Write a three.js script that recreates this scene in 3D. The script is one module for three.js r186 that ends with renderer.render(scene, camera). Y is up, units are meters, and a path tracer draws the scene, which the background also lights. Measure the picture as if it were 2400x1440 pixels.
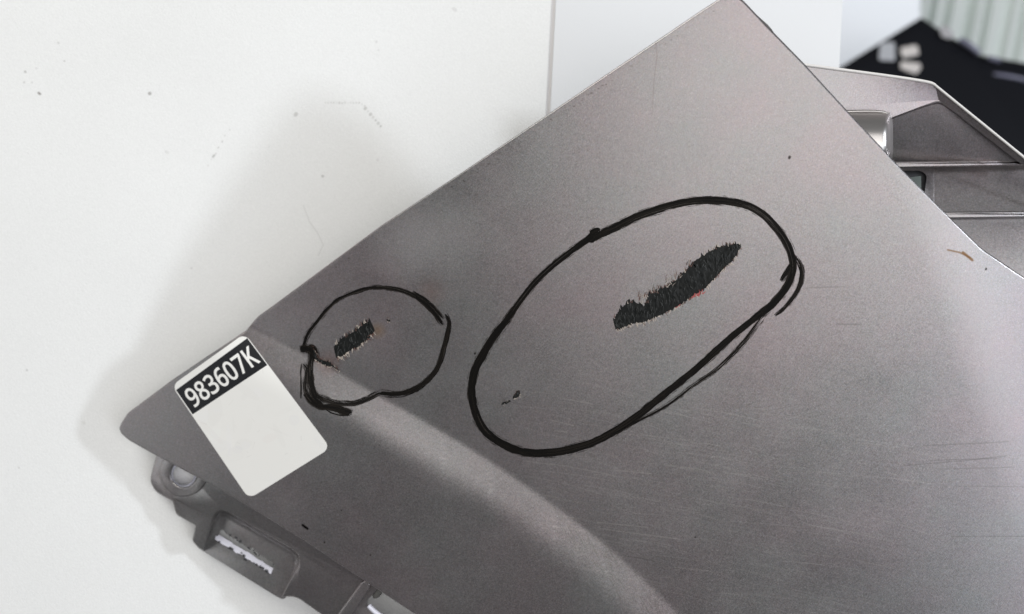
import * as THREE from 'three';
import { mergeGeometries, toCreasedNormals } from 'three/addons/utils/BufferGeometryUtils.js';

// ---------------------------------------------------------------- camera, light, exposure
const scene = new THREE.Scene();
const CY = 1.2, DIST = 0.399, MM = 0.00018;             // eye height, distance to the nominal panel plane (z = 0), metres per unit of the plan there
const camera = new THREE.PerspectiveCamera(36, 5 / 3, 0.01, 60);
camera.position.set(0, CY, DIST);
camera.lookAt(0, CY, 0);
camera.focus = 0.425;
camera.userData.fStop = 5.5;
scene.background = new THREE.Color().setRGB(0.1, 0.1, 0.105);
const renderer = new THREE.WebGLRenderer({ antialias: true });
renderer.setSize(1024, 614);
renderer.toneMapping = THREE.LinearToneMapping;
renderer.toneMappingExposure = 1;
renderer.shadowMap.enabled = true;
function areaLight(name, color, intensity, w, h, p, to) {
  const l = new THREE.RectAreaLight(new THREE.Color(...color), intensity, w, h);
  l.name = name; l.position.set(p[0], p[1] + CY, p[2]); l.lookAt(to[0], to[1] + CY, to[2]); scene.add(l);
}
areaLight('side_lamp', [0.9, 0.96, 1.05], 265, 0.1, 0.2, [1.62, 0.27, 0.78], [0, 0, -0.05]);       // throws the panel's shadow on the wall
areaLight('ceiling_lamp', [1, 0.995, 0.95], 4.7, 1.5, 1.5, [-0.9, 1.75, 1.0], [0, 0, -0.1]);
areaLight('window', [1, 0.975, 0.965], 2.5, 2.3, 1.35, [0.44, 0.02, 2.2], [0.1, 0, -0.05]);  // broad soft source added out of view, widened to grade the panel's reflection
areaLight('right_fill_light', [0.9, 0.96, 1.06], 2.4, 0.9, 1.3, [1.45, -0.7, 1.6], [0.1, 0, -0.05]);  // light added out of view to brighten the panel's right side
areaLight('left_fill_light', [0.97, 0.98, 1.0], 1.1, 0.9, 0.9, [-1.5, -0.2, 0.6], [0, 0, -0.05]);  // left fill, added out of view for the tip and the bracket

// ---------------------------------------------------------------- helpers
let seedN = 12345;
const rnd = () => { seedN = (seedN * 1664525 + 1013904223) >>> 0; return seedN / 4294967296; };
const rr = (a, b) => a + (b - a) * rnd();
const lerp = (a, b, t) => a + (b - a) * t;
const sstep = (a, b, x) => { const t = Math.min(1, Math.max(0, (x - a) / (b - a))); return t * t * (3 - 2 * t); };
const V = (x, y, z) => new THREE.Vector3(x, y, z);
// a plan position (a drawing sheet 2400 x 1440 units wide, y downwards) taken to depth z
function P(x, y, z) { const s = MM * (DIST - z) / DIST; return V((x - 1200) * s, CY + (720 - y) * s, z); }
const hash = (x, y) => { let h = (x * 374761393 + y * 668265263) | 0; h = Math.imul(h ^ (h >>> 13), 1274126177); return ((h ^ (h >>> 16)) >>> 0) / 4294967296; };
function vnoise(x, y) {
  const i = Math.floor(x), j = Math.floor(y), fx = x - i, fy = y - j, u = fx * fx * (3 - 2 * fx), v = fy * fy * (3 - 2 * fy);
  return lerp(lerp(hash(i, j), hash(i + 1, j), u), lerp(hash(i, j + 1), hash(i + 1, j + 1), u), v);
}
const fbm = (x, y) => 0.5 * vnoise(x, y) + 0.25 * vnoise(2 * x + 7, 2 * y + 3) + 0.15 * vnoise(4 * x + 1, 4 * y + 9) + 0.1 * vnoise(8 * x, 8 * y);
function obj(name, g, m, parent) {
  const o = new THREE.Mesh(g, m); o.name = name; o.castShadow = o.receiveShadow = true; (parent ?? scene).add(o); return o;
}
function thing(name, label, category, at) {
  const o = new THREE.Group(); o.name = name; scene.add(o); o.userData = { label, category };
  if (at) o.position.copy(at);
  return o;
}
function geo(pos, idx, nor, uv) {
  const g = new THREE.BufferGeometry();
  g.setAttribute('position', new THREE.Float32BufferAttribute(pos, 3));
  if (uv) g.setAttribute('uv', new THREE.Float32BufferAttribute(uv, 2));
  if (nor) g.setAttribute('normal', new THREE.Float32BufferAttribute(nor, 3));
  g.setIndex(idx);
  if (!nor) g.computeVertexNormals();
  return g;
}
// metric uv for the paint: the panel's own x and y, in a sheet that starts at (UX, UY)
const UX = -0.26, UY = -0.22, UW = 0.62, UH = 0.42;
const uvOf = (p) => [(p.x - UX) / UW, (p.y - CY - UY) / UH];
function paintUV(g) {
  const p = g.attributes.position, uv = new Float32Array(p.count * 2), v = V();
  for (let i = 0; i < p.count; i++) { v.fromBufferAttribute(p, i); [uv[2 * i], uv[2 * i + 1]] = uvOf(v); }
  g.setAttribute('uv', new THREE.BufferAttribute(uv, 2));
  return g;
}
function polyline(pts, n) {                                // n + 1 points evenly spaced along a polyline
  const L = [0]; for (let i = 1; i < pts.length; i++) L.push(L[i - 1] + Math.hypot(pts[i][0] - pts[i - 1][0], pts[i][1] - pts[i - 1][1]));
  const out = []; let k = 0;
  for (let i = 0; i <= n; i++) {
    const d = L[L.length - 1] * i / n;
    while (k < pts.length - 2 && L[k + 1] < d) k++;
    const t = (d - L[k]) / (L[k + 1] - L[k] || 1);
    out.push([lerp(pts[k][0], pts[k + 1][0], t), lerp(pts[k][1], pts[k + 1][1], t)]);
  }
  return out;
}
function spline(pts, n) {
  return new THREE.CatmullRomCurve3(pts.map(([x, y]) => V(x, y, 0)), false, 'centripetal').getSpacedPoints(n).map((p) => [p.x, p.y]);
}
function roundPoly(pts, r, n = 6, closed = true) {         // a polygon with its corners rounded
  const out = [], N = pts.length;
  for (let i = 0; i < N; i++) {
    const p = pts[i], rad = p[2] ?? r;
    if ((!closed && (i === 0 || i === N - 1)) || !rad) { out.push([p[0], p[1]]); continue; }
    const a = pts[(i + N - 1) % N], b = pts[(i + 1) % N], la = Math.hypot(a[0] - p[0], a[1] - p[1]), lb = Math.hypot(b[0] - p[0], b[1] - p[1]);
    const d = Math.min(rad, la * 0.45, lb * 0.45), A = [p[0] + (a[0] - p[0]) * d / la, p[1] + (a[1] - p[1]) * d / la], B = [p[0] + (b[0] - p[0]) * d / lb, p[1] + (b[1] - p[1]) * d / lb];
    for (let k = 0; k <= n; k++) { const t = k / n, u = 1 - t; out.push([u * u * A[0] + 2 * u * t * p[0] + t * t * B[0], u * u * A[1] + 2 * u * t * p[1] + t * t * B[1]]); }
  }
  return out;
}
// a plate with the outline and holes given in plan units, depth in metres, warped onto the surface z(x, y)
function plate(outline, holes, depth, z, { bevel = 0.0004, crease = 0.6 } = {}) {
  const K = MM, sh = new THREE.Shape(outline.map(([x, y]) => new THREE.Vector2(x * K, -y * K)));
  for (const h of holes) sh.holes.push(new THREE.Path(h.map(([x, y]) => new THREE.Vector2(x * K, -y * K))));
  let g = new THREE.ExtrudeGeometry(sh, { depth: depth - 2 * bevel, bevelEnabled: bevel > 0, bevelThickness: bevel, bevelSize: bevel, bevelOffset: -bevel, bevelSegments: 3, steps: 1, curveSegments: 12 });
  g.translate(0, 0, -depth + bevel);
  const p = g.attributes.position;
  for (let i = 0; i < p.count; i++) { const x = p.getX(i) / K, y = -p.getY(i) / K, q = P(x, y, z(x, y) + p.getZ(i)); p.setXYZ(i, q.x, q.y, q.z); }
  g.deleteAttribute('normal'); g.deleteAttribute('uv');
  g = toCreasedNormals(g, crease);
  return paintUV(g);
}
// a four-sided patch between corners [x, y, z] in plan units and metres, bulged by `bulge`
function patch(c, n = 16, bulge = 0) {
  const pos = [], idx = [];
  for (let j = 0; j <= n; j++) for (let i = 0; i <= n; i++) {
    const u = i / n, v = j / n, q = [0, 1, 2].map((k) => lerp(lerp(c[0][k], c[1][k], u), lerp(c[3][k], c[2][k], u), v));
    const p = P(q[0], q[1], q[2] + bulge * 16 * u * (1 - u) * v * (1 - v)); pos.push(p.x, p.y, p.z);
    if (i < n && j < n) { const a = j * (n + 1) + i; idx.push(a, a + n + 1, a + 1, a + 1, a + n + 1, a + n + 2); }
  }
  return paintUV(geo(pos, idx));
}
function bar(pts, r, flat = 1, n = 40) {                   // a rounded bead through points [x, y, z]
  const c = new THREE.CatmullRomCurve3(pts.map(([x, y, z]) => P(x, y, z)), false, 'centripetal');
  const g = new THREE.TubeGeometry(c, n, r, 10, false);
  return paintUV(g);
}
const flatMerge = (list) => mergeGeometries(list.map((g) => { const q = g.index ? g.toNonIndexed() : g; for (const k of Object.keys(q.attributes)) if (!['position', 'normal', 'uv'].includes(k)) q.deleteAttribute(k); return q; }));

// ---------------------------------------------------------------- the panel's surface
const creasePts = [[100, 500], [300, 607], [500, 718], [600, 770], [780, 866], [900, 934], [1040, 1014], [1150, 1082], [1300, 1186], [1420, 1278], [1500, 1350], [1590, 1440], [1750, 1620], [1900, 1810], [2100, 2100]];
function creaseY(x) {
  let k = 0; while (k < creasePts.length - 2 && creasePts[k + 1][0] < x) k++;
  const a = creasePts[k], b = creasePts[k + 1], t = (x - a[0]) / (b[0] - a[0]);
  const p0 = creasePts[Math.max(0, k - 1)], p3 = creasePts[Math.min(creasePts.length - 1, k + 2)];
  const m1 = (b[1] - p0[1]) / (b[0] - p0[0]) * (b[0] - a[0]), m2 = (p3[1] - a[1]) / (p3[0] - a[0]) * (b[0] - a[0]), t2 = t * t, t3 = t2 * t;
  return [(2 * t3 - 3 * t2 + 1) * a[1] + (t3 - 2 * t2 + t) * m1 + (-2 * t3 + 3 * t2) * b[1] + (t3 - t2) * m2, (b[1] - a[1]) / (b[0] - a[0])];
}
const creaseTable = (() => {                               // height gained across the ledge, from its slope
  const out = []; let z = 0;
  for (let s = -30; s <= 260; s++) { const g = 0.4 * sstep(-8, 9, s) * (1 - sstep(45, 128, s)); z += g * MM; out.push(z); }
  return out;
})();
function creaseH(x, y) {
  const [cy, sl] = creaseY(x), s = (y - cy) / Math.hypot(1, sl) + 30;
  if (s <= 0) return 0;
  if (s >= creaseTable.length - 1) return creaseTable[creaseTable.length - 1];
  const i = Math.floor(s); return lerp(creaseTable[i], creaseTable[i + 1], s - i);
}
function base(x, y) { const X = (x - 1200) * MM, Y = (720 - y) * MM; return -0.036 + 0.22 * X + 0.17 * Y - 0.45 * X * X; }
function H(x, y) {
  const edge = Math.max(0, (x - 2150) + (600 - y) * 0.35) / 300;     // the right end rolls away
  return base(x, y) + creaseH(x, y) * lerp(1, 0.4, sstep(650, 1250, x)) - (x > 2100 ? 0.006 * edge * edge : 0);
}
const S = (x, y, lift = 0) => { if (!lift) return P(x, y, H(x, y)); const n = SN(x, y); return P(x, y, H(x, y)).addScaledVector(n, lift); };
function SN(x, y) { const e = 2, a = P(x + e, y, H(x + e, y)).sub(P(x - e, y, H(x - e, y))), b = P(x, y - e, H(x, y - e)).sub(P(x, y + e, H(x, y + e))); return a.cross(b).normalize(); }

// ---------------------------------------------------------------- textures
function dataTex(w, h, f, srgb) {
  const d = new Uint8Array(w * h * 4);
  for (let y = 0; y < h; y++) for (let x = 0; x < w; x++) { const c = f(x, y), o = (y * w + x) * 4; d[o] = c[0]; d[o + 1] = c[1]; d[o + 2] = c[2]; d[o + 3] = 255; }
  const t = new THREE.DataTexture(d, w, h); t.wrapS = t.wrapT = THREE.RepeatWrapping; t.magFilter = THREE.LinearFilter; t.minFilter = THREE.LinearMipmapLinearFilter;
  if (srgb) t.colorSpace = THREE.SRGBColorSpace; t.needsUpdate = true; return t;
}
function canvasTex(c, srgb = true) { const t = new THREE.CanvasTexture(c); if (srgb) t.colorSpace = THREE.SRGBColorSpace; t.magFilter = THREE.LinearFilter; t.anisotropy = 8; return t; }
// metallic paint: fine flake grain, faint blotches tinted as soft reflections, scratches and smears that belong to the surface
const TW = 2048, TH = 1386;
function paintCanvas(kind) {
  const c = document.createElement('canvas'); c.width = TW; c.height = TH;
  const g = c.getContext('2d'), im = g.createImageData(TW, TH), d = im.data;
  for (let y = 0; y < TH; y++) for (let x = 0; x < TW; x++) {
    const o = (y * TW + x) * 4, n = hash(x + 17, y + 31), m = hash((x >> 1) + 911, (y >> 1) + 77), blot = fbm(x / 70, y / 70) - 0.5, spark = hash(x + 5000, y + 900) > 0.992 ? 34 : 0;
    if (kind === 'color') {
      const v = 146 + (n - 0.5) * 21 + (m - 0.5) * 5 + spark * 0.7 + blot * 8, tint = (fbm(x / 110 + 40, y / 110) - 0.5) * 10;
      d[o] = v + 2.2 + tint + (hash(x, y + 3) - 0.5) * 8; d[o + 1] = v - 2.5 - tint * 0.3; d[o + 2] = v - 2.5 + (hash(x + 9, y) - 0.5) * 8; d[o + 3] = 255;
    } else { const v = 100 + (n - 0.5) * 16 + (m - 0.5) * 6 + blot * 20; d[o] = d[o + 1] = d[o + 2] = v; d[o + 3] = 255; }
  }
  g.putImageData(im, 0, 0);
  const at = (x, y) => { const [u, v] = uvOf(S(x, y)); return [u * TW, (1 - v) * TH]; };
  const line = (pts, w, style) => { g.beginPath(); pts.forEach(([x, y], i) => { const q = at(x, y); i ? g.lineTo(...q) : g.moveTo(...q); }); g.lineWidth = w; g.strokeStyle = style; g.lineCap = 'round'; g.stroke(); };
  const smear = (x, y, rx, style0, style1) => { const q = at(x, y), gr = g.createRadialGradient(...q, 0, ...q, rx); gr.addColorStop(0, style0); gr.addColorStop(1, style1); g.fillStyle = gr; g.fillRect(q[0] - rx, q[1] - rx, 2 * rx, 2 * rx); };
  seedN = 777;
  if (kind === 'color') {
    for (let i = 0; i < 260; i++) {                        // fine rub marks in the lower middle
      const x = rr(1180, 2000), y = 860 + (x - 1180) * 0.22 + rr(-40, 460), l = rr(40, 240), s = rr(0.06, 0.24);
      line([[x, y], [x + l * 0.5, y + l * 0.5 * s], [x + l, y + l * s * 1.3]], rr(0.5, 1.2), `rgba(212,207,200,${rr(0.04, 0.26)})`);
    }
    for (const [x, y, l, s] of [[1290, 985, 55, 0.25], [1300, 1010, 30, 0.12], [1435, 1102, 90, 0.1], [1320, 935, 70, 0.18], [1405, 1240, 190, 0.13], [1400, 1225, 120, 0.1], [1580, 1330, 80, 0.12]]) line([[x, y], [x + l, y + l * s]], 0.9, 'rgba(225,220,212,.42)');
    for (const [x, y, l, s] of [[1465, 1304, 70, 0.15], [2165, 1045, 200, -0.04], [2120, 1092, 240, -0.08], [2180, 1080, 170, -0.03], [2200, 1100, 180, -0.02], [2240, 1140, 160, 0.01], [1890, 675, 90, -0.03], [2230, 1258, 180, 0], [1960, 760, 60, 0.02]]) line([[x, y], [x + l * 0.6, y + l * 0.6 * s], [x + l, y + l * s * 1.2]], rr(0.9, 1.8), 'rgba(92,89,87,.34)');
    line([[1536, 90], [1540, 130], [1532, 200], [1529, 268]], 0.9, 'rgba(110,100,98,.5)');
    line([[2222, 586], [2250, 592], [2275, 604]], 2, 'rgba(92,66,40,.7)'); line([[2258, 592], [2280, 610]], 3.6, 'rgba(92,64,38,.75)');
    for (const [x, y, r] of [[2312, 631, 3], [1851, 369, 4], [1113, 829, 3], [715, 1236, 3], [800, 1197, 2], [760, 1272, 2.5], [1630, 1260, 2], [868, 1302, 2]]) { const q = at(x, y); g.fillStyle = 'rgba(30,26,24,.85)'; g.beginPath(); g.ellipse(q[0], q[1], r * 0.45, r * 0.6, 0.4, 0, 7); g.fill(); }
    line([[709, 1232], [720, 1240]], 4, 'rgba(22,20,20,.95)');
    for (let i = 0; i < 60; i++) { const x = rr(1280, 1560), y = 1180 + (x - 1280) * 0.85 + rr(-30, 50), l = rr(15, 50); line([[x, y], [x + l * 0.55, y + l]], 0.7, `rgba(90,92,80,${rr(0.1, 0.35)})`); }
    for (let i = 0; i < 70; i++) { const t = rnd(), x = lerp(640, 1700, t), y = lerp(722, 0, t) + rr(-2, 6) + 10 * Math.sin(t * 3) * 0; g.fillStyle = `rgba(50,45,40,${rr(0.1, 0.5)})`; const q = at(x, y); g.fillRect(q[0], q[1], rr(1, 4), rr(0.6, 1.6)); }
  }
  smear(1030, 545, 75, kind === 'color' ? 'rgba(190,190,190,.14)' : 'rgba(150,150,150,.4)', 'rgba(190,190,190,0)');
  smear(940, 575, 65, kind === 'color' ? 'rgba(185,185,188,.12)' : 'rgba(150,150,150,.4)', 'rgba(190,190,190,0)');
  if (kind === 'color') { smear(1010, 685, 30, 'rgba(150,100,85,.2)', 'rgba(150,100,85,0)'); smear(885, 775, 16, 'rgba(165,130,95,.5)', 'rgba(165,130,95,0)'); smear(770, 850, 26, 'rgba(150,105,95,.3)', 'rgba(150,105,95,0)'); }
  return canvasTex(c, kind === 'color');
}
const flake = dataTex(1024, 1024, (x, y) => [128 + (hash(x + 3, y + 8) - 0.5) * 70, 128 + (hash(x + 301, y + 88) - 0.5) * 70, 245]);
flake.repeat.set(UW / 0.2, UH / 0.2);
const paint = new THREE.MeshPhysicalMaterial({ map: paintCanvas('color'), roughnessMap: paintCanvas('rough'), roughness: 0.95, metalness: 0.9, normalMap: flake, normalScale: new THREE.Vector2(0.15, 0.15), side: THREE.DoubleSide });
const paintDull = paint.clone(); paintDull.color.setRGB(1.08, 1.1, 1.09); paintDull.roughness = 0.9; paintDull.metalness = 0.88;
const std = (r, g, b, roughness = 0.6, metalness = 0, more = {}) => { const m = new THREE.MeshPhysicalMaterial({ roughness, metalness, side: THREE.DoubleSide, ...more }); m.color.setRGB(r, g, b); return m; };
const M = {
  ink: std(0.005, 0.0045, 0.004, 0.6, 0, { specularIntensity: 0.15 }), streak: std(0.014, 0.011, 0.008, 0.55, 0, { transparent: true, opacity: 0.66, specularIntensity: 0.3 }),
  edgeGlint: std(0.7, 0.68, 0.65, 0.5), pale: std(0.04, 0.032, 0.024, 0.5),  // first colour whitened to act as the flange edge's highlight
  bare: std(0.008, 0.009, 0.0085, 0.5, 0, { specularIntensity: 0.4 }), fibre: std(0.042, 0.046, 0.044, 0.45), curl: std(0.46, 0.4, 0.345, 0.6), redCurl: std(0.42, 0.09, 0.085, 0.6), brownCurl: std(0.12, 0.06, 0.045, 0.6),
  lip: std(0.72, 0.72, 0.8, 0.5), dark: std(0.03, 0.031, 0.034, 0.55), edgeDark: std(0.1, 0.098, 0.09, 0.7), gloss: std(0.5, 0.48, 0.46, 0.32, 0.9), lens: std(0.13, 0.15, 0.14, 0.25), shine: std(0.5, 0.5, 0.6, 0.15, 0.4),  // lip: raw edge colour, paled to look as if it catches light
};

// ---------------------------------------------------------------- the white wall of two panels
const WZ = -0.101;
{
  const wall = new THREE.Group(); wall.name = 'wall'; wall.userData = { label: 'white wall of smooth panels with a narrow grey vertical joint', kind: 'structure' };
  const o = P(1291, 135, WZ); wall.position.copy(o); wall.rotation.z = -0.05; scene.add(wall);
  const sc = MM * (DIST - WZ) / DIST;
  const c = document.createElement('canvas'); c.width = 2048; c.height = 2048;
  const g = c.getContext('2d'), im = g.createImageData(2048, 2048), d = im.data;
  for (let y = 0; y < 2048; y++) for (let x = 0; x < 2048; x++) { const k = (y * 2048 + x) * 4, v = 232 + (hash(x, y + 77) - 0.5) * 7 + (hash((x >> 1) + 9, (y >> 1)) - 0.5) * 5 + (fbm(x / 260, y / 260) - 0.5) * 6; d[k] = v; d[k + 1] = v + 0.5; d[k + 2] = v - 1; d[k + 3] = 255; }
  g.putImageData(im, 0, 0);
  // marks: the sheet covers 0.56 m to the left of the joint
  const at = (x, y) => { const p = P(x, y, WZ).sub(o).applyAxisAngle(V(0, 0, 1), 0.05); return [(p.x + 0.56) / 0.56 * 2048, (0.14 - p.y) / 0.56 * 2048]; };
  const dot = (x, y, r, a, e = 1) => { const q = at(x, y); g.fillStyle = `rgba(108,104,99,${a * 0.75})`; g.beginPath(); g.ellipse(q[0], q[1], r, r * e, 0.6, 0, 7); g.fill(); };
  seedN = 99;
  for (const [x, y, r, a, e] of [[91, 219, 4, 0.8, 0.6], [58, 168, 3, 0.5, 0.6], [350, 219, 3.4, 0.6, 1], [693, 268, 4, 0.3, 1.2], [756, 413, 2.8, 0.35, 1], [500, 366, 2, 0.5, 2], [62, 868, 2, 0.4, 1], [136, 100, 3, 0.25, 0.6], [1065, 22, 6, 0.15, 0.6], [882, 98, 2.4, 0.2, 1], [84, 160, 2, 0.4, 0.5], [150, 143, 1.6, 0.5, 1], [55, 193, 1.6, 0.3, 1.6], [74, 193, 1.5, 0.4, 1], [195, 992, 5, 0.1, 0.6], [448, 629, 2, 0.2, 1], [43, 1097, 1.5, 0.4, 1], [390, 357, 5, 0.13, 0.6], [837, 570, 3, 0.15, 1], [885, 375, 2.5, 0.15, 1]]) dot(x, y, r, a, e);
  for (let i = 0; i < 15; i++) dot(762 + i * 6.6, 240 + (i > 12 ? (i - 12) * 4 : 1 + rr(-1, 1)), rr(1.2, 2.4), rr(0.12, 0.3), 1.2);
  for (let i = 0; i < 7; i++) dot(856 + i * 6, 254 + i * 7, rr(1.5, 3.2), rr(0.15, 0.4), 1.2);
  for (let i = 0; i < 7; i++) dot(488 + i * 8 + rr(-2, 2), 388 - i * 14, rr(1, 2), rr(0.15, 0.35), 1.5);
  for (let i = 0; i < 60; i++) dot(rr(0, 1200), rr(0, 1400), rr(0.6, 1.6), rr(0.06, 0.25));
  g.strokeStyle = 'rgba(150,148,145,.25)'; g.lineWidth = 1.5; g.beginPath(); [[710, 480], [725, 520], [745, 548], [757, 575], [745, 600]].forEach(([x, y], i) => { const q = at(x, y); i ? g.lineTo(...q) : g.moveTo(...q); }); g.stroke();
  const bumpT = dataTex(512, 512, (x, y) => { const v = 128 + (hash(x, y) - 0.5) * 90 + (hash(x >> 1, (y >> 1) + 50) - 0.5) * 90; return [v, v, v]; });
  bumpT.repeat.set(5, 5);
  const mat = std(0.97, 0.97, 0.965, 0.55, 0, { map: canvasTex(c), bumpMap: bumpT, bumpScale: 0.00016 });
  const wallMat2 = std(0.71, 0.72, 0.725, 0.55, 0, { bumpMap: bumpT, bumpScale: 0.00004 });  // darker copy for the right board, weaker light put into its colour
  const gap = 5.2 * sc, board = (x0, x1, m) => {
    const g2 = new THREE.BoxGeometry(x1 - x0, 1.3, 0.012); g2.translate((x0 + x1) / 2, 0, -0.006);
    const p = g2.attributes.position, uv = g2.attributes.uv;
    for (let i = 0; i < p.count; i++) uv.setXY(i, (p.getX(i) + 0.56) / 0.56, 1 - (0.14 - p.getY(i)) / 0.56);
    return obj('wall_panel', g2, m, wall);
  };
  mat.map.wrapS = mat.map.wrapT = THREE.MirroredRepeatWrapping;
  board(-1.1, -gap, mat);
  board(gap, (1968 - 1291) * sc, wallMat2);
  const j = new THREE.BoxGeometry(gap * 2 + 0.02, 1.3, 0.006); j.translate(0, 0, -0.0042);
  const strip = new THREE.BoxGeometry(gap * 2 - 0.0002, 1.3, 0.0106); strip.translate(0, 0, -0.0062);
  obj('joint_strip', strip, std(0.66, 0.64, 0.63, 0.7), wall);
}

// ---------------------------------------------------------------- things in the room beyond the wall's end
{
  const post = thing('white_pillar', 'blurred bluish white pillar between the white wall and the ribbed sheet', 'pillar', P(2000, 1400, -1.0));
  const z = -1.0, a = P(1800, -400, z), b = P(2117, 1500, z);
  const g = new THREE.BoxGeometry(b.x - a.x, a.y - b.y, 0.15, 1, 1, 1); g.translate((a.x + b.x) / 2, (a.y + b.y) / 2, z - 0.075);
  g.translate(-post.position.x, -post.position.y, -post.position.z);
  obj('pillar_shaft', g, std(0.93, 0.96, 1.0, 0.6), post); post.rotation.z = -0.03;
  // ribbed sheet
  const zs = -1.35, s = MM * (DIST - zs) / DIST, pts = [];
  const W0 = 2060, W1 = 2900, pitch = 44;
  const sh = new THREE.Shape();
  const prof = [];
  for (let x = W0, k = 0; x < W1; k++) { const q = pitch * (0.7 + 0.6 * hash(k, 5)), d = 0.012 + 0.022 * hash(k, 9); prof.push([x, 0], [x + q * 0.5, -0.002], [x + q * 0.64, -d], [x + q * 0.86, -d]); x += q; }
  sh.moveTo(prof[0][0] * s, prof[0][1]); for (const [x, y] of prof.slice(1)) sh.lineTo(x * s, y); for (const [x, y] of prof.reverse()) sh.lineTo(x * s, y - 0.006);
  const g2 = new THREE.ExtrudeGeometry(sh, { depth: 2.2, bevelEnabled: false });
  g2.rotateX(-Math.PI / 2);                                // profile depth runs along z, the ribs upwards
  const sheet = thing('ribbed_sheet', 'pale green ribbed sheet wall blurred behind the black bumper', 'wall', V(0, 0, 0));
  // after rotateX(-90): (x, y, z) -> (x, z, -y)
  g2.scale(1, 1, -1); g2.index ? 0 : flip(g2);
  const ox = P(2120, 30, zs);
  g2.translate(-2120 * s, -1.4, 0); sheet.position.set(ox.x, ox.y, zs); sheet.rotation.z = -0.2; g2.computeVertexNormals();
  obj('sheet', g2, std(0.76, 0.81, 0.78, 0.6), sheet);
}
function flip(g) { const p = g.attributes.position; for (let i = 0; i < p.count; i += 3) { for (let k = 0; k < 3; k++) { const a = p.array[(i + 1) * 3 + k]; p.array[(i + 1) * 3 + k] = p.array[(i + 2) * 3 + k]; p.array[(i + 2) * 3 + k] = a; } } }
{
  const z = -0.8, zf = (x, y) => z + 0.00012 * (y - 60) - 0.00005 * (x - 2150);
  const bb = thing('black_bumper', 'black glossy car bumper leaning in the blurred background at the upper right', 'bumper', P(2200, 600, z));
  const local = (g) => { g.translate(-bb.position.x, -bb.position.y, -bb.position.z); return g; };
  const blackM = std(0.006, 0.0065, 0.009, 0.4, 0, { specularIntensity: 0.45 });
  obj('shell', local(plate(roundPoly([[1940, 176], [2160, 40], [2190, 60], [2240, 92], [2262, 103, 10], [2295, 128], [2420, 150], [2640, 180], [2700, 700], [1940, 700]], 6), [], 0.03, zf, { bevel: 0.006 })), blackM, bb);
  const lab = (pts, m, name) => { const o = obj(name, local(plate(roundPoly(pts, 6), [], 0.004, (x, y) => zf(x, y) + 0.005, { bevel: 0.0005 })), m, bb); return o; };
  lab([[2064, 100], [2098, 98], [2099, 143], [2060, 141]], std(0.42, 0.43, 0.45, 0.7), 'label').userData.label = 'grey label leftmost on the black bumper';
  lab([[2110, 112], [2150, 104], [2156, 128], [2116, 136]], std(0.62, 0.58, 0.55, 0.7), 'label').userData.label = 'upper of the two cream labels on the black bumper';
  lab([[2112, 144], [2158, 148], [2160, 160], [2148, 174], [2110, 160]], std(0.62, 0.58, 0.55, 0.7), 'label').userData.label = 'lower of the two cream labels on the black bumper';
  lab([[2204, 62], [2222, 60], [2238, 82], [2226, 92], [2206, 84]], std(0.4, 0.39, 0.4, 0.7), 'tape_piece').userData.label = 'grey scrap of tape on the upper edge';
  obj('edge_glints', local(flatMerge([bar([[2250, 92, z + 0.006], [2270, 104, z + 0.008], [2296, 124, z + 0.006]], 0.004), bar([[2318, 136, z + 0.008], [2330, 138, z + 0.01], [2344, 142, z + 0.008]], 0.003), bar([[2300, 172, z], [2360, 178, z + 0.004], [2440, 196, z]], 0.0025)])), std(0.16, 0.16, 0.22, 0.25), bb).userData.label = 'lavender bars standing in for glints along the upper edge';  // bars added as coloured glints on the glossy edge
}

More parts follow.
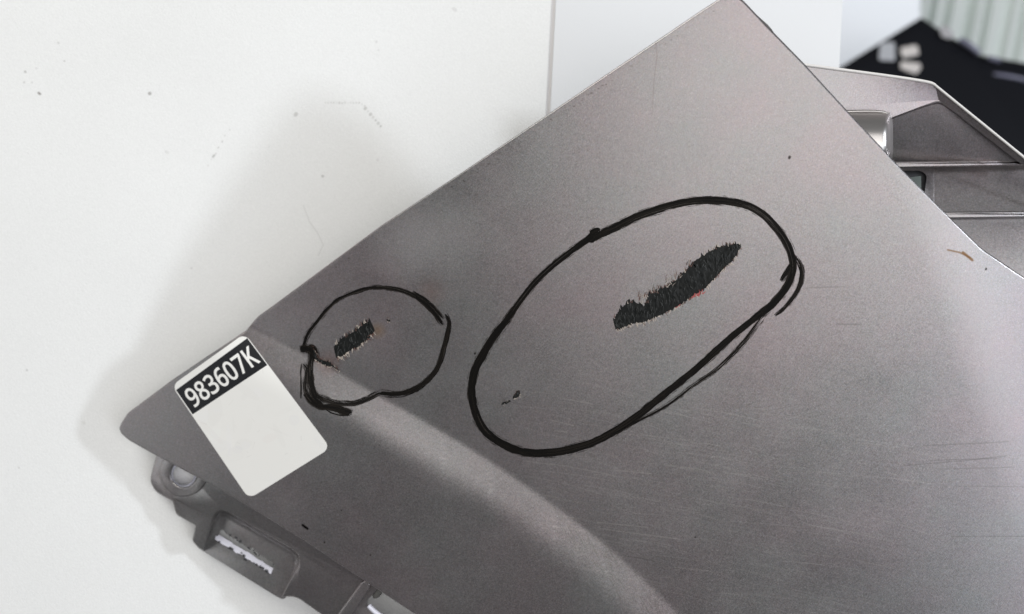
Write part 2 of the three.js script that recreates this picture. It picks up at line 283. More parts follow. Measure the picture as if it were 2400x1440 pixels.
// ---------------------------------------------------------------- the grey bumper
const bumper = thing('car_bumper', 'scuffed metallic grey car bumper with two black marker rings leaning on the white wall', 'bumper');
const cTop = [[1697, -3], [1716, -4], [1733, 1], [1742, 9], [1790, 60], [1880, 152], [1990, 272], [2110, 400], [2225, 515], [2300, 588], [2400, 655], [2550, 735], [2700, 790], [3000, 880]];
const cLeft = [[1697, -3], [1640, 34], [1550, 95], [1420, 182], [1280, 277], [1080, 412], [900, 530], [740, 648], [640, 722], [606, 746], [578, 778], [405, 895], [300, 973], [285, 996], [281, 1006]];
const cBot = [[281, 1006], [284, 1014], [301, 1029], [370, 1068], [505, 1139], [600, 1195], [715, 1266], [830, 1343], [980, 1442], [1130, 1535], [1700, 1890], [2200, 2200]];
const NU = 240, NV = 300;
{
  const T = polyline(cTop, NU), B = polyline(cBot, NU), L = polyline(cLeft, NV), R = polyline([[3000, 880], [2650, 1500], [2200, 2200]], NV);
  const pos = [], nor = [], uv = [], idx = [];
  for (let j = 0; j <= NV; j++) for (let i = 0; i <= NU; i++) {
    const u = i / NU, v = j / NV, q = [0, 1].map((k) => (1 - v) * T[i][k] + v * B[i][k] + (1 - u) * L[j][k] + u * R[j][k] - ((1 - u) * (1 - v) * T[0][k] + u * (1 - v) * T[NU][k] + (1 - u) * v * B[0][k] + u * v * B[NU][k]));
    const p = S(q[0], q[1]), n = SN(q[0], q[1]);
    pos.push(p.x, p.y, p.z); nor.push(n.x, n.y, n.z); uv.push(...uvOf(p));
    if (i < NU && j < NV) { const a = j * (NU + 1) + i; idx.push(a, a + NU + 1, a + 1, a + 1, a + NU + 1, a + NU + 2); }
  }
  const face = geo(pos, idx, nor, uv);
  // the rounded rim: right end, apex, tip, lower edge in one run
  const path = [...T.slice().reverse(), ...L.slice(1), ...B.slice(1)], ep = [], en = [], eu = [], ei = [];
  const rings = [[0, 0], [0.2, 0], [0.4, 0], [0.6, 0], [0.8, 0], [1, 0], [1, 0.0024], [1, 0.0026]], r = 0.0012;
  path.forEach((c, k) => {
    const a = path[Math.max(0, k - 1)], b = path[Math.min(path.length - 1, k + 1)], p = S(c[0], c[1]), n = SN(c[0], c[1]);
    const t = S(b[0], b[1]).sub(S(a[0], a[1])).normalize(), o = t.clone().cross(n).normalize().negate();
    if (k === 0) { const test = p.clone().addScaledVector(o, 0.01); path.sign = test.x + test.y > p.x + p.y ? 1 : -1; }
    o.multiplyScalar(path.sign);
    rings.forEach(([th, back], i) => {
      const A = th * Math.PI / 2, q = p.clone().addScaledVector(o, r * Math.sin(A) - (i === 7 ? 0.003 : 0)).addScaledVector(n, -r * (1 - Math.cos(A)) - back), m = o.clone().multiplyScalar(Math.sin(A)).addScaledVector(n, i === 7 ? -1 : Math.cos(A)).normalize();
      ep.push(q.x, q.y, q.z); en.push(m.x, m.y, m.z); eu.push(...uvOf(q));
      if (k < path.length - 1 && i < rings.length - 1) { const s = k * rings.length + i, w = s + rings.length; path.sign > 0 ? ei.push(s, w, s + 1, s + 1, w, w + 1) : ei.push(s, s + 1, w, s + 1, w + 1, w); }
    });
  });
  obj('outer_panel', flatMerge([face, geo(ep, ei, en, eu)]), paint, bumper);
}
// dark ragged strip of the back flange behind the right edge near the apex
obj('edge_strip', plate(polyline([[1758, 26], [1884, 160]], 12).concat([[1876, 168], [1752, 34]]).map(([x, y], i) => i < 13 ? [x + 7 * Math.sin(Math.PI * Math.min(1, i / 6)) + rr(-1, 1) + 3, y - 2] : [x, y]), [], 0.002, (x, y) => base(x, y) - 0.004), M.edgeDark, bumper).userData.label = 'dark ragged strip behind the right edge';

// ---------------------------------------------------------------- lower mounting bracket
{
  const hb = (x, y) => base(x, y) - 0.0005;
  const hole = []; for (let i = 0; i < 40; i++) { const a = i / 40 * Math.PI * 2; hole.push([430 + 30 * Math.cos(a), 1112 - 31 * Math.sin(a)]); }
  const pocket = [[476, 1292, 0], [508, 1186, 34], [712, 1304, 34], [660, 1400, 0]];
  const outline = roundPoly([[430, 1030, 0], [366, 1066, 10], [350, 1128, 14], [364, 1154, 14], [404, 1176, 4], [412, 1207, 8], [458, 1232, 3], [449, 1268, 9], [466, 1287, 4], ...pocket, [684, 1399, 8], [700, 1404, 6], [900, 1545, 0], [1160, 1545, 0], [980, 1398, 0], [700, 1214, 0], [520, 1108, 0]], 6);
  const slot2 = roundPoly([[893, 1372, 16], [858, 1412, 16], [868, 1436, 10], [985, 1515, 4], [1040, 1475, 4]], 6);
  const br = obj('mounting_bracket', plate(outline, [hole, slot2], 0.006, hb, { bevel: 0.0005 }), paintDull, bumper);
  const ring = [], ringIn = []; for (let i = 0; i < 48; i++) { const a = i / 48 * Math.PI * 2; ring.push([428 + 56 * Math.cos(a), 1110 - 55 * Math.sin(a)]); ringIn.push([430 + 31.5 * Math.cos(a), 1112 - 32.5 * Math.sin(a)]); }
  obj('bolt_boss', plate(ring, [ringIn], 0.0012, (x, y) => hb(x, y) + 0.0009, { bevel: 0.0005 }), paintDull, br);
  // bore of the bolt hole, its colour paled to stand in for caught light
  const bore = []; const bi = []; for (let i = 0; i <= 40; i++) { const a = i / 40 * Math.PI * 2, x = 430 + 29.4 * Math.cos(a), y = 1112 - 30.4 * Math.sin(a); for (const [k, d] of [[1, 0.0004], [0.84, -0.0105]]) { const p = P(430 + (x - 430) * k, 1112 + (y - 1112) * k, hb(x, y) + d); bore.push(p.x, p.y, p.z); } if (i < 40) bi.push(2 * i, 2 * i + 1, 2 * i + 2, 2 * i + 1, 2 * i + 3, 2 * i + 2); }
  obj('hole_bore', geo(bore, bi), M.lip, br);
  // gusset: a dark sloping web under the ear
  obj('gusset', flatMerge([patch([[406, 1170, hb(408, 1172) + 0.0003], [476, 1205, hb(474, 1205) + 0.0003], [462, 1231, hb(462, 1231) - 0.011], [414, 1208, hb(415, 1208) - 0.011]], 6)]), paintDull, br);
  // the clip pocket: rolled walls down to a floor with a torn slot
  const pp = roundPoly(pocket, 20, 10, false), wallP = [], wi = [], RN = 8;
  pp.forEach(([x, y], k) => {
    const a = pp[Math.max(0, k - 1)], b = pp[Math.min(pp.length - 1, k + 1)], l = Math.hypot(b[0] - a[0], b[1] - a[1]), nx = -(b[1] - a[1]) / l, ny = (b[0] - a[0]) / l;
    for (let i = 0; i <= RN; i++) { const t = i / RN, off = 15 * (1 - Math.cos(t * Math.PI / 2)) * (0.4 + 0.6 * t) + (i === 0 ? -1.5 : 0), d = -0.0084 * Math.sin(t * Math.PI / 2), p = P(x + nx * off, y + ny * off, hb(x, y) + d + 0.0001); wallP.push(p.x, p.y, p.z); if (k < pp.length - 1 && i < RN) { const s = k * (RN + 1) + i, w = s + RN + 1; wi.push(s, s + 1, w, s + 1, w + 1, w); } }
  });
  obj('pocket_wall', paintUV(geo(wallP, wi)), paintDull, br);
  seedN = 4242;
  const jag = (pts, n, a) => polyline(pts, n).map(([x, y], i) => i % n ? [x + rr(-a, a), y + rr(-a, a)] : [x, y]);
  const slot = [...jag([[516, 1240], [584, 1284], [590, 1280], [606, 1296], [648, 1325]], 18, 2.2), ...jag([[636, 1347], [575, 1307], [504, 1263]], 14, 2)];
  const floor = roundPoly([[468, 1288, 3], [504, 1180, 20], [722, 1306, 20], [666, 1408, 10], [644, 1397, 6]], 6);
  const pf = obj('pocket_floor', plate(floor, [slot], 0.002, (x, y) => hb(x, y) - 0.0081 + 0.0068 * sstep(1250, 1420, y + (560 - x) * 0.55), { bevel: 0.0004 }), paintDull, br);
  const lipZ = (x, y) => hb(x, y) - 0.0062;
  const lipTop = jag([[507, 1250], [570, 1290], [640, 1333]], 16, 1.8), lipBot = jag([[503, 1264], [572, 1306], [634, 1347]], 16, 2.4), lp = [], li = [];
  lipTop.forEach((t, i) => { const b = lipBot[i], p = P(t[0], t[1], lipZ(t[0], t[1]) - 0.0022), q = P(b[0], b[1], lipZ(b[0], b[1]) + 0.0008); lp.push(p.x, p.y, p.z, q.x, q.y, q.z); if (i < 16) li.push(2 * i, 2 * i + 1, 2 * i + 2, 2 * i + 1, 2 * i + 3, 2 * i + 2); });
  const lip = obj('slot_lip', geo(lp, li), M.lip, br); lip.userData.label = 'pale torn inner edge of the slot';
  const crumbs = []; for (let i = 0; i < 34; i++) { const t = i < 20 ? lipBot[Math.floor(rr(1, 16))] : polyline([[518, 1243], [646, 1326]], 20)[Math.floor(rr(1, 20))], g = new THREE.IcosahedronGeometry(rr(0.0003, 0.0008), 0), p = P(t[0] + rr(-3, 3), t[1] + rr(-3, 3), lipZ(t[0], t[1]) + 0.001); g.scale(rr(0.8, 2), rr(0.6, 1.2), 0.5); g.rotateZ(-0.5); g.translate(p.x, p.y, p.z); crumbs.push(g); }
  const cr = obj('torn_paint', flatMerge(crumbs), M.dark, br); cr.userData.kind = 'stuff'; cr.userData.label = 'dark crumbs of torn paint round the slot';
  // the rib and the bright lip of the second slot
  const ribPoly = [[846, 1366], [858, 1360], [868, 1368], [866, 1380], [786, 1500], [760, 1484]];
  obj('rib', plate(roundPoly(ribPoly, 5), [], 0.003, (x, y) => hb(x, y) + 0.0028, { bevel: 0.0011 }), paintDull, br);
  obj('slot_lip', flatMerge([bar([[864, 1420, hb(864, 1420) - 0.0006], [878, 1434, hb(880, 1434) - 0.0006], [990, 1512, hb(990, 1512) - 0.0006]], 0.0013)]), M.lip, br).userData.label = 'pale rounded edge of the lower slot';
  const kn = new THREE.SphereGeometry(0.0026, 16, 12); kn.scale(0.8, 1.5, 0.8); kn.rotateZ(-0.6); const kp = P(886, 1388, hb(886, 1388) - 0.003); kn.translate(kp.x, kp.y, kp.z); obj('clip_tab', kn, M.edgeDark, br);
}

// ---------------------------------------------------------------- the inner flange seen past the right edge
{
  const zA = -0.034, zB = -0.0373, zC = -0.05;
  const fl = obj('side_flange', flatMerge([
    patch([[1800, 138, zA], [2192, 195, zA], [2200, 234, zB], [1800, 262, zB]], 12),
    patch([[1800, 262, zB], [2200, 234, zB], [2088, 276, zB - 0.0015], [1800, 300, zB - 0.0015]], 8),
    patch([[2192, 195, zA], [2560, 498, zA - 0.006], [2560, 512, zA - 0.0075], [2200, 234, zB]], 12),
    patch([[1800, 300, zB - 0.0015], [2088, 276, zB - 0.0015], [2090, 392, zC], [1800, 392, zC]], 8),
  ]), paint, bumper);
  obj('flange_recess', patch([[2086, 276, zB - 0.007], [2200, 235, zB - 0.001], [2420, 376, zC + 0.006], [2088, 381, zC - 0.005]], 16), paint, fl).userData.label = 'darker recessed face under the fold';
  obj('fold_bead', flatMerge([bar([[2076, 278, zB - 0.007], [2110, 264, zB - 0.005], [2165, 244, zB - 0.0025], [2202, 236, zB - 0.0015], [2230, 250, zB - 0.0018], [2420, 388, zB - 0.006]], 0.0016)]), paint, fl);
  obj('top_edge_glint', flatMerge([bar([[1860, 148, zA + 0.0002], [2185, 195, zA + 0.0002], [2192, 199, zA + 0.0002]], 0.0007), bar([[2188, 196, zA + 0.0002], [2560, 498, zA - 0.0058]], 0.0006)]), M.edgeGlint, fl);  // whitish bead colour stands in for the bright highlight on this edge
  obj('ridge', flatMerge([plate(roundPoly([[2060, 380], [2560, 372], [2560, 384], [2060, 394]], 2), [], 0.005, () => zC + 0.004, { bevel: 0.0009 })]), paint, fl);
  obj('lower_web', patch([[2188, 388, zC - 0.006], [2560, 382, zC - 0.0032], [2560, 500, zC + 0.003], [2188, 502, zC]], 12), paint, fl);
  obj('ridge', flatMerge([plate(roundPoly([[2160, 497], [2560, 494], [2560, 507], [2160, 513]], 2), [], 0.007, () => zC + 0.005, { bevel: 0.0009 })]), paint, fl);
  obj('end_face', patch([[2140, 512, zC + 0.001], [2620, 506, zC + 0.001], [2620, 800, -0.043], [2140, 800, -0.043]], 16, 0.002), paint, fl);
  // rounded boss for the clip
  const np = [], ni = [], NX = 40, NY = 30;
  for (let a = 0; a <= NY; a++) for (let b = 0; b <= NX; b++) {
    const v = a / NY * 2 - 1, u = b / NX, x = 1900 + 194 * u - (u > 0.9 ? 6 * v * v * v * v * (u - 0.9) * 10 : 0), y = 324 + 62 * v, t = Math.max(0, (u - 0.86) / 0.14), h = Math.pow(1 - Math.pow(Math.abs(v), 2.6), 0.45) * Math.pow(1 - t * t * t, 0.5);
    const p = P(x, y, zB - 0.003 + 0.016 * h); np.push(p.x, p.y, p.z);
    if (a < NY && b < NX) { const k = a * (NX + 1) + b; ni.push(k, k + NX + 1, k + 1, k + 1, k + NX + 1, k + NX + 2); }
  }
  obj('clip_boss', flatMerge([paintUV(geo(np, ni)), bar([[1900, 264, zB + 0.0022], [2076, 264, zB + 0.0022], [2086, 272, zB + 0.0018]], 0.0006)]), M.gloss, fl).userData.label = 'shiny rounded boss beside the right edge';
  // clip opening and its dark backing
  const win = roundPoly([[2050, 398, 4], [2160, 398, 14], [2176, 410, 10], [2168, 470, 14], [2140, 490, 10], [2050, 490, 4]], 6);
  obj('clip_frame', plate([[2040, 390], [2190, 389], [2191, 496], [2040, 496]], [win], 0.0022, (x, y) => zC - 0.0055 + 6.4e-5 * (y - 390), { bevel: 0.0004 }), paint, fl);
  const cw = obj('clip_backing', plate([[2044, 394], [2184, 394], [2184, 492], [2044, 492]], [], 0.001, (x, y) => zC - 0.0072 + 6.4e-5 * (y - 390), { bevel: 0.0002 }), M.dark, fl); cw.userData.label = 'near-black plate painted as the shade inside the clip frame';  // near-black plate stands in for the shade of the opening
  obj('clip_tongue', plate(roundPoly([[2118, 418], [2160, 412], [2160, 478], [2118, 470]], 4), [], 0.0015, (x, y) => zC - 0.006 + 6.4e-5 * (y - 390), { bevel: 0.0004 }), M.lens, fl);
}

// ---------------------------------------------------------------- marker rings: many bristle tracks of ink lying on the paint
function track(pts, w, lift, out) {                        // a thin ribbon on the panel, pts in plan units, w(t) full width in plan units
  const n = pts.length;
  let prev = -1;
  for (let i = 0; i < n; i++) {
    const a = pts[Math.max(0, i - 1)], b = pts[Math.min(n - 1, i + 1)], l = Math.hypot(b[0] - a[0], b[1] - a[1]) || 1, nx = -(b[1] - a[1]) / l, ny = (b[0] - a[0]) / l, h = w(i / (n - 1), i) / 2;
    const k = out.pos.length / 3;
    for (const s of [-1, 1]) { const x = pts[i][0] + nx * h * s, y = pts[i][1] + ny * h * s, p = S(x, y, lift), m = SN(x, y); out.pos.push(p.x, p.y, p.z); out.nor.push(m.x, m.y, m.z); }
    if (prev >= 0) out.idx.push(prev, prev + 1, k, prev + 1, k + 1, k);
    prev = k;
  }
}
const bag = () => ({ pos: [], nor: [], idx: [] });
const bagGeo = (b) => geo(b.pos, b.idx, b.nor);
let layer = 0;
function stroke(pts, width, solid, dry, streak, pale, { n = 0, side = 0 } = {}) {
  const L = pts.reduce((s, p, i) => i ? s + Math.hypot(p[0] - pts[i - 1][0], p[1] - pts[i - 1][1]) : 0, 0), N = Math.max(12, Math.round(L / 7)), c = spline(pts, N);
  const W = typeof width === 'function' ? width : () => width, ph = rr(0, 100);
  const off = (t0, t1, lat, wob, q) => {
    const out = [];
    for (let i = Math.round(t0 * N); i <= Math.round(t1 * N); i++) {
      const a = c[Math.max(0, i - 1)], b = c[Math.min(N, i + 1)], l = Math.hypot(b[0] - a[0], b[1] - a[1]) || 1, nx = -(b[1] - a[1]) / l, ny = (b[0] - a[0]) / l, o = lat * W(i / N) / 2 + (vnoise(i * 0.35 + q, q * 3.1) - 0.5) * wob;
      out.push([c[i][0] + nx * o, c[i][1] + ny * o]);
    }
    return out;
  };
  const cap = (t) => Math.min(1, Math.sqrt(Math.max(0, t * L / 8)) + 0.25, Math.sqrt(Math.max(0, (1 - t) * L / 8)) + 0.25);
  if (solid > 0) track(off(0, 1, side, 1.2, ph), (t, i) => W(t) * solid * cap(t) * (0.9 + 0.2 * vnoise(i * 0.7 + ph, 3)), 0.00006 + layer * 1e-6, dry);
  layer = (layer + 1) % 20;
  const k = n || Math.round(W(0.5) * 1.7);
  for (let j = 0; j < k; j++) {
    const lat = lerp(-1, 1, (j + 0.5) / k), edge = Math.abs(lat) > 0.7, t0 = rnd() < 0.7 ? rr(0, 0.03) : rr(0, 0.6), t1 = Math.min(1, rnd() < 0.6 ? 1 - rr(0, 0.03) : t0 + rr(0.15, 0.6));
    if (t1 - t0 < 6 / N) continue;
    if (!edge && rnd() < 0.18) { const q2 = rr(0, 300), a0 = rr(0, 0.7), a1 = Math.min(1, a0 + rr(0.08, 0.35)); if ((a1 - a0) * N > 4) track(off(a0, a1, lat, 1.2, q2), (t, i) => rr(0.4, 1) * Math.min(1, 5 * t + 0.1, 5 * (1 - t) + 0.1), 0.00013, pale); }
    const ww = rr(0.9, 2.4), q = rr(0, 300);
    track(off(t0, t1, lat, 1.6, q), (t, i) => ww * Math.min(1, 6 * t + 0.2, 6 * (1 - t) + 0.2) * (0.55 + 0.9 * vnoise(i * 0.9 + q, 5)), 0.00006 + (0.2 + (j % 7) * 0.14) * 0.00004, edge && rnd() < 0.75 ? streak : (rnd() < 0.7 ? dry : streak));
  }
  for (let j = 0; j < L / 9; j++) {                        // stray dashes along the dry side
    const t0 = rr(0, 0.95), t1 = t0 + rr(6, 30) / L, lat = (rnd() < 0.6 ? -1 : 1) * rr(0.95, 1.35), q = rr(0, 300);
    if (t1 >= 1 || (t1 - t0) * N < 1.5) continue;
    track(off(t0, t1, lat, 1, q), (t) => rr(0.6, 1.6) * Math.min(1, 4 * t + 0.2, 4 * (1 - t) + 0.2), 0.00006, streak);
  }
}
function ring(label, list) {
  const a = bag(), b = bag(), c = bag();
  for (const s of list) stroke(...s.slice(0, 3), a, b, c, s[3]);
  const o = obj('marker_ring', bagGeo(a), M.ink, bumper); o.userData.label = label;
  obj('ink_streak', bagGeo(b), M.streak, o).userData.kind = 'stuff'; obj('dry_streak', bagGeo(c), M.pale, o).userData.kind = 'stuff';
}
const z3 = (l) => l.map(([x, y]) => [640 + x / 4, 640 + y / 4]), z4 = (l) => l.map(([x, y]) => [1080 + x / 2.182, 440 + y / 2.182]);
seedN = 31;
ring('small black hand-drawn marker ring beside the white sticker', [
  [z3([[1592, 488], [1520, 390], [1420, 290], [1310, 212], [1180, 160], [1040, 137], [930, 138], [830, 158], [700, 205], [580, 272], [480, 372], [400, 470], [330, 565], [298, 640], [280, 720]]), 9.5, 0.7],
  [z3([[1310, 175], [1420, 245], [1530, 345], [1600, 430]]), 6, 0.1],
  [z3([[250, 720], [310, 715], [360, 740], [390, 790], [360, 800]]), 18, 0.85],
  [z3([[352, 690], [350, 800], [345, 900], [348, 1000], [368, 1100], [405, 1180], [470, 1240]]), 15, 0.4],
  [z3([[330, 690], [370, 700], [400, 760], [395, 810]]), 12, 0.9],
  [z3([[275, 850], [312, 900], [308, 1000], [300, 1080], [320, 1150], [380, 1220], [460, 1260], [560, 1262]]), 11, 0.3],
  [z3([[295, 1130], [350, 1200], [440, 1255], [540, 1258], [640, 1280], [740, 1312]]), 13, 0.75],
  [z3([[510, 1262], [600, 1292], [710, 1332]]), 8, 0.6],
  [z3([[405, 1145], [500, 1190], [620, 1222], [750, 1225], [870, 1190], [950, 1150], [1010, 1122]]), 12, 0.35],
  [z3([[990, 1130], [1050, 1132], [1130, 1138], [1220, 1132], [1330, 1090], [1430, 1020], [1520, 920], [1575, 800], [1606, 680], [1636, 560], [1650, 460], [1615, 385]]), (t) => lerp(14, 9, t), 0.6],
  [z3([[485, 1280], [560, 1318], [640, 1335], [718, 1336]]), 2.5, 0.8],
  [z3([[262, 850], [258, 950], [262, 1080], [258, 1180]]), 2.2, 0.5],
]);
ring('large black hand-drawn marker ring round the long gouge', [
  [z4([[655, 278], [700, 248], [800, 200], [900, 150], [1000, 115], [1100, 85], [1200, 68], [1300, 64], [1400, 74], [1480, 96], [1550, 140], [1610, 200], [1660, 270], [1690, 340], [1700, 410], [1682, 480], [1640, 545], [1580, 610], [1500, 670]]), 18, 0.93],
  [z4([[1580, 612], [1500, 672], [1400, 752], [1300, 842], [1200, 932], [1100, 1012], [1000, 1092], [900, 1172], [800, 1240], [700, 1295], [600, 1330], [500, 1352], [400, 1360]]), (t) => lerp(14, 19, t), 0.95],
  [z4([[500, 1352], [400, 1360], [300, 1348], [200, 1305], [120, 1240], [75, 1150], [56, 1050], [68, 950], [110, 860], [170, 762], [240, 672], [310, 572], [390, 474], [480, 392], [570, 322], [655, 262], [700, 217]]), (t) => 19 - 5 * sstep(0.45, 0.7, t) + 4 * sstep(0.9, 1, t), 0.95],
  [z4([[1705, 340], [1735, 390], [1746, 440], [1735, 500], [1700, 562], [1650, 622], [1608, 655]]), (t) => 12 * (1 - 0.4 * t), 0.3],
  [z4([[1560, 642], [1508, 713], [1440, 800], [1362, 882], [1292, 944], [1190, 1012], [1088, 1090], [996, 1148], [902, 1194], [800, 1246], [640, 1310]]), (t) => 11 * (1 - 0.45 * t), 0],
  [z4([[1640, 480], [1680, 420], [1715, 360]]), 12, 0.3],
  [z4([[660, 230], [690, 216], [712, 212]]), 10, 0.9],
]);

// ---------------------------------------------------------------- gouges through the paint
function curlStrip(b, x, y, ang, len, w, up) {             // a sliver of lifted paint
  const n = 6, pts = []; let a = ang;
  for (let i = 0; i <= n; i++) { pts.push([x, y]); x += Math.cos(a) * len / n; y += Math.sin(a) * len / n; a += rr(-0.35, 0.35); }
  const k0 = b.pos.length / 3;
  pts.forEach((p, i) => {
    const t = i / n, aa = pts[Math.max(0, i - 1)], bb2 = pts[Math.min(n, i + 1)], l = Math.hypot(bb2[0] - aa[0], bb2[1] - aa[1]) || 1, nx = -(bb2[1] - aa[1]) / l, ny = (bb2[0] - aa[0]) / l, h = w * (1 - 0.8 * t) / 2;
    for (const s of [-1, 1]) { const q = S(p[0] + nx * h * s, p[1] + ny * h * s, 0.00012 + up * Math.sin(t * 2.2) + (s > 0 ? 0.0001 : 0)), m = SN(p[0], p[1]); b.pos.push(q.x, q.y, q.z); m.addScaledVector(V(nx * s, -ny * s, 0), 0.5).normalize(); b.nor.push(m.x, m.y, m.z); }
    if (i) { const k = k0 + 2 * i; b.idx.push(k - 2, k - 1, k, k - 1, k + 1, k); }
  });
}
function gouge(label, up, lo, { n = 120, spike = 7, curlUp = 0.3, curlLo = 0.6, red = null, spikeAng = -1.75, fibre = 120, fine = 1, tufts = [] }) {
  const U = polyline(up, n), D = polyline(lo, n), pos = [], nor = [], idx = [], rows = 10;
  const us = U.map(([x, y], i) => { const s = (rnd() < 0.36 ? 1 : 0.15) * rr(0.2, 1.1) * spike; const sa = spikeAng + rr(-0.35, 0.35); return [x + Math.cos(sa) * s + rr(-0.8, 0.8), y + Math.sin(sa) * s + rr(-0.8, 0.8)]; });
  const ds = D.map(([x, y], i) => { const s = (rnd() < 0.3 ? 1 : 0.1) * rr(0.1, 1) * spike * 0.55; return [x - Math.cos(spikeAng) * s + rr(-1, 1), y - Math.sin(spikeAng) * s + rr(-1, 1)]; });
  for (let i = 0; i <= n; i++) for (let j = 0; j <= rows; j++) {
    const t = j / rows, x = lerp(us[i][0], ds[i][0], t), y = lerp(us[i][1], ds[i][1], t), inner = Math.sin(Math.PI * t), p = S(x, y, 0.00005 + inner * 0.00022 * fbm(x * 0.25, y * 0.08)), m = SN(x, y);
    m.x += (vnoise(x * 0.4, y * 0.12) - 0.5) * 0.9 * inner; m.y += (vnoise(x * 0.4 + 90, y * 0.2) - 0.5) * 0.7 * inner; m.normalize();
    pos.push(p.x, p.y, p.z); nor.push(m.x, m.y, m.z);
    if (i < n && j < rows) { const a = i * (rows + 1) + j; idx.push(a, a + 1, a + rows + 1, a + 1, a + rows + 2, a + rows + 1); }
  }
  const o = obj('paint_gouge', geo(pos, idx, nor), M.bare, bumper); o.userData.label = label;
  const f = bag(), c = bag(), br = bag(), rd = bag();
  for (let i = 0; i < fibre; i++) { const k = Math.floor(rr(2, n - 2)), t = rr(0.05, 0.9); curlStrip(f, lerp(us[k][0], ds[k][0], t), lerp(us[k][1], ds[k][1], t), rr(1.1, 1.9), rr(5, 16) * Math.min(1, spike / 9), rr(0.5, 1.5), 0.00025); }
  for (let k = 1; k < n; k++) {
    if (rnd() < curlLo * (k < n * 0.3 ? 1.4 : 0.7)) curlStrip(rnd() < 0.25 ? br : c, D[k][0] + rr(-1, 1), D[k][1] + rr(-2, 2), rr(0.3, 2.4), rr(5, 11) * Math.sqrt(spike / 9), rr(1.6, 3.2) * fine, 0.0003);
    if (rnd() < curlUp) curlStrip(rnd() < 0.55 ? br : c, U[k][0] + rr(-2, 2), U[k][1] + rr(-3, 3), spikeAng + rr(-0.4, 0.4), rr(6, 14) * Math.sqrt(spike / 9), rr(1.4, 2.8) * fine, 0.0003);
  }
  if (red) for (const [x, y, l, w] of red) curlStrip(rd, x, y, rr(-1.4, -0.5), l, w, 0.0002);
  for (const [x, y, m, w] of tufts) for (let i = 0; i < m; i++) curlStrip(rnd() < 0.45 ? c : rnd() < 0.6 ? br : f, x + rr(-w, w), y + rr(-w, w) * 0.9, -1.35 + rr(-0.35, 0.35), rr(6, 17), rr(0.8, 2), 0.0003);
  for (const [E, sgn, prob] of [[ds, 1, 0.5], [us, -1, 0.18]]) for (let k = 0; k < n - 6;) {   // chipped rim of the paint film
    const m = Math.floor(rr(3, 9)), run = E.slice(k, k + m).map(([x, y]) => [x + rr(-0.5, 0.5), y + sgn * rr(0.2, 2.2)]);
    if (rnd() < prob && run.length > 2) track(run, (t) => rr(0.7, 2.3) * fine * Math.min(1, 4 * t + 0.2, 4 * (1 - t) + 0.2), 0.0001, rnd() < 0.55 ? c : br);
    k += m;
  }
  if (f.pos.length) obj('torn_fibre', bagGeo(f), M.fibre, o).userData.kind = 'stuff';
  if (c.pos.length) obj('paint_sliver', bagGeo(c), M.curl, o).userData.kind = 'stuff';
  if (br.pos.length) obj('primer_sliver', bagGeo(br), M.brownCurl, o).userData.kind = 'stuff';
  if (rd.pos.length) obj('red_paint_sliver', bagGeo(rd), M.redCurl, o).userData.kind = 'stuff';
}
const z8 = (l) => l.map(([x, y]) => [1400 + x / 5.5375, 540 + y / 5.5375]);
seedN = 5;
gouge('long black gouge through the paint inside the large marker ring',
  z8([[215, 1195], [250, 1100], [330, 1000], [400, 945], [470, 925], [540, 960], [600, 1000], [650, 900], [665, 810], [750, 800], [850, 755], [950, 700], [1020, 650], [1100, 570], [1180, 495], [1250, 415], [1350, 350], [1450, 280], [1550, 230], [1650, 205], [1750, 190], [1866, 178]]),
  z8([[240, 1285], [330, 1270], [430, 1218], [560, 1195], [640, 1175], [700, 1155], [760, 1130], [820, 1105], [880, 1075], [950, 1035], [1080, 975], [1180, 895], [1250, 845], [1350, 795], [1450, 705], [1540, 605], [1650, 495], [1740, 415], [1800, 330], [1835, 270], [1868, 195]]),
  { n: 150, spike: 9, tufts: [[...z8([[600, 900]])[0], 26, 12], [...z8([[760, 780]])[0], 12, 9], [...z8([[940, 690]])[0], 14, 12], [...z8([[1040, 610]])[0], 8, 8], [...z8([[1200, 440]])[0], 10, 8]], curlUp: 0.25, curlLo: 0.55, red: Array.from({ length: 16 }, () => { const t = rnd(); return [...z8([[lerp(1225, 1370, t) + rr(-12, 12), lerp(880, 810, t) + rr(-6, 20)]])[0], rr(6, 13), rr(2, 4)]; }).concat([[...z8([[1195, 900]])[0], 13, 2], [...z8([[1020, 1005]])[0], 9, 2], [...z8([[1060, 985]])[0], 7, 2]]), fibre: 170 });
gouge('short black gouge inside the small marker ring',
  z3([[565, 700], [600, 660], [640, 625], [690, 590], [740, 565], [800, 520], [840, 490], [900, 455]]), z3([[590, 790], [640, 785], [690, 755], [730, 720], [790, 700], [840, 655], [900, 610], [960, 530]]),
  { n: 44, spike: 10, curlUp: 0.3, curlLo: 0.7, fibre: 40 });
gouge('thin scraped trail below the short gouge inside the small ring',
  z3([[370, 690], [400, 740], [430, 800], [480, 825], [530, 840], [575, 880], [620, 915]]), z3([[380, 800], [410, 830], [450, 850], [500, 872], [550, 880], [590, 900], [635, 925]]),
  { n: 26, spike: 4, curlUp: 0.9, curlLo: 0.6, spikeAng: -1.9, fibre: 8, fine: 0.6 });
gouge('tiny nick at the lower left inside the large marker ring',
  z4([[266, 1072], [278, 1056], [290, 1042], [303, 1040]]), z4([[269, 1081], [284, 1077], [297, 1068], [305, 1050]]), { n: 12, spike: 2.5, curlUp: 0.4, curlLo: 0.8, fibre: 4, fine: 0.4 });
gouge('pale row of tiny nicks beside the tiny nick', z4([[205, 1108], [225, 1098], [250, 1088]]), z4([[210, 1112], [232, 1104], [255, 1094]]), { n: 10, spike: 3, curlUp: 0.7, curlLo: 0.7, fibre: 0, fine: 0.35 });
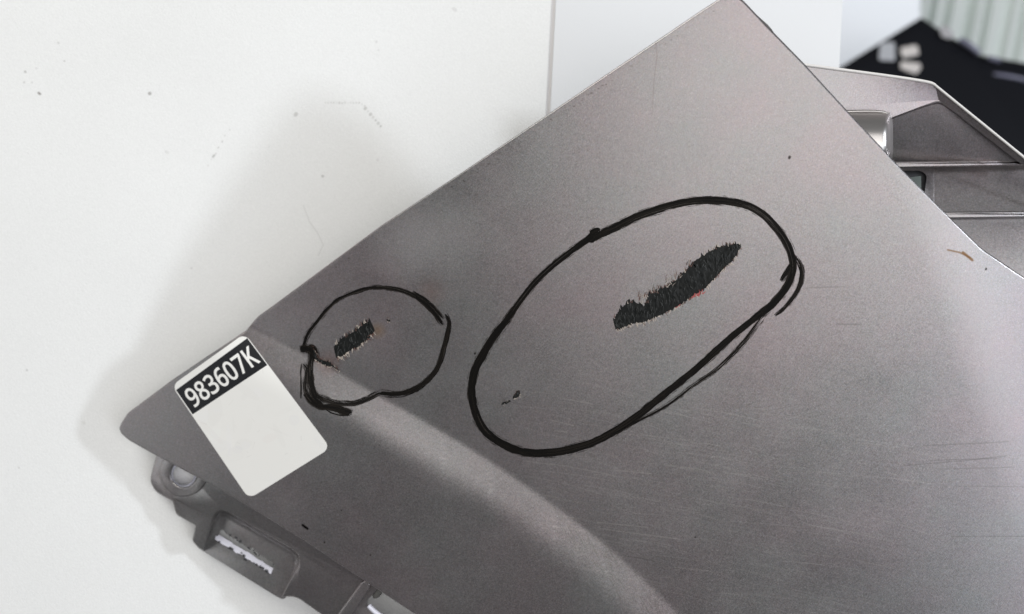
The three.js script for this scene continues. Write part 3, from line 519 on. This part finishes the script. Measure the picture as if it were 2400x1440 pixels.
gouge('speck of chipped paint right of the short gouge', z3([[1062, 440], [1080, 435], [1098, 450]]), z3([[1066, 452], [1082, 455], [1096, 466]]), { n: 8, spike: 2, curlUp: 0.6, curlLo: 0.6, fibre: 0, fine: 0.35 });

// ---------------------------------------------------------------- the sticker
{
  const c = document.createElement('canvas'); c.width = 700; c.height = 1060;
  const g = c.getContext('2d');
  g.fillStyle = '#e9e8e3'; g.fillRect(0, 0, 700, 1060);
  for (let i = 0; i < 40; i++) { g.fillStyle = `rgba(${i % 2 ? '150,148,140' : '255,255,252'},${rr(0.01, 0.025)})`; g.beginPath(); g.ellipse(rr(0, 700), rr(300, 1060), rr(20, 160), rr(8, 60), rr(0, 3), 0, 7); g.fill(); }
  for (let i = 0; i < 14; i++) { g.strokeStyle = `rgba(120,116,110,${rr(0.08, 0.22)})`; g.lineWidth = rr(1, 2.5); const x = rr(40, 660), y = rr(320, 1030); g.beginPath(); g.moveTo(x, y); g.lineTo(x + rr(-60, 60), y + rr(-40, 40)); g.stroke(); }
  g.fillStyle = '#0b0d12'; g.beginPath(); g.moveTo(8, 48); g.lineTo(694, 40); g.lineTo(694, 288); g.lineTo(8, 276); g.fill();
  g.fillStyle = '#ecebe6'; g.textAlign = 'center'; g.textBaseline = 'alphabetic'; g.font = '204px sans-serif'; g.strokeStyle = '#ecebe6'; g.lineWidth = 7; g.lineJoin = 'round';
  const w = g.measureText('983607K').width;
  g.save(); g.translate(352, 238); g.scale(628 / w, 1); g.fillText('983607K', 0, 0); g.strokeText('983607K', 0, 0); g.restore();
  const A = [402, 904], B = [573, 782], C = [774, 1051], D = [583, 1170], e = 0.00009;
  const bound = [], r = [0.085, 0.056];
  const arc = (cx, cy, a0) => { for (let k = 0; k <= 8; k++) { const a = a0 + k / 8 * Math.PI / 2; bound.push([cx + r[0] * Math.cos(a), cy + r[1] * Math.sin(a)]); } };
  const side = (x0, y0, x1, y1) => { for (let k = 1; k < 16; k++) bound.push([lerp(x0, x1, k / 16), lerp(y0, y1, k / 16)]); };
  arc(1 - r[0], 1 - r[1], 0); side(1 - r[0], 1, r[0], 1); arc(r[0], 1 - r[1], Math.PI / 2); side(0, 1 - r[1], 0, r[1]); arc(r[0], r[1], Math.PI); side(r[0], 0, 1 - r[0], 0); arc(1 - r[0], r[1], 1.5 * Math.PI); side(1, r[1], 1, 1 - r[1]);
  const nb = bound.length, R = 30, pos = [], nor = [], uv = [], idx = [];
  const put = (u, v, lift) => { const x = lerp(lerp(A[0], B[0], u), lerp(D[0], C[0], u), v), y = lerp(lerp(A[1], B[1], u), lerp(D[1], C[1], u), v), p = S(x, y, lift), n = SN(x, y); pos.push(p.x, p.y, p.z); nor.push(n.x, n.y, n.z); uv.push(u, 1 - v); };
  for (let k = 0; k <= R; k++) for (let i = 0; i < nb; i++) put(0.5 + (bound[i][0] - 0.5) * k / R, 0.5 + (bound[i][1] - 0.5) * k / R, 0.00012);
  for (let i = 0; i < nb; i++) put(bound[i][0], bound[i][1], 0.00001);
  for (let k = 0; k <= R; k++) for (let i = 0; i < nb; i++) { const a = k * nb + i, b2 = k * nb + (i + 1) % nb; idx.push(a, b2, a + nb, b2, b2 + nb, a + nb); }
  const rough = dataTex(128, 128, (x, y) => { const v = 150 + (hash(x, y) - 0.5) * 40; return [v, v, v]; });
  const st = obj('sticker', geo(pos, idx, nor, uv), new THREE.MeshPhysicalMaterial({ map: canvasTex(c), roughness: 0.45, side: THREE.DoubleSide }), bumper);
  st.userData.label = 'white label with black band reading 983607K near the left tip';
}
renderer.render(scene, camera);
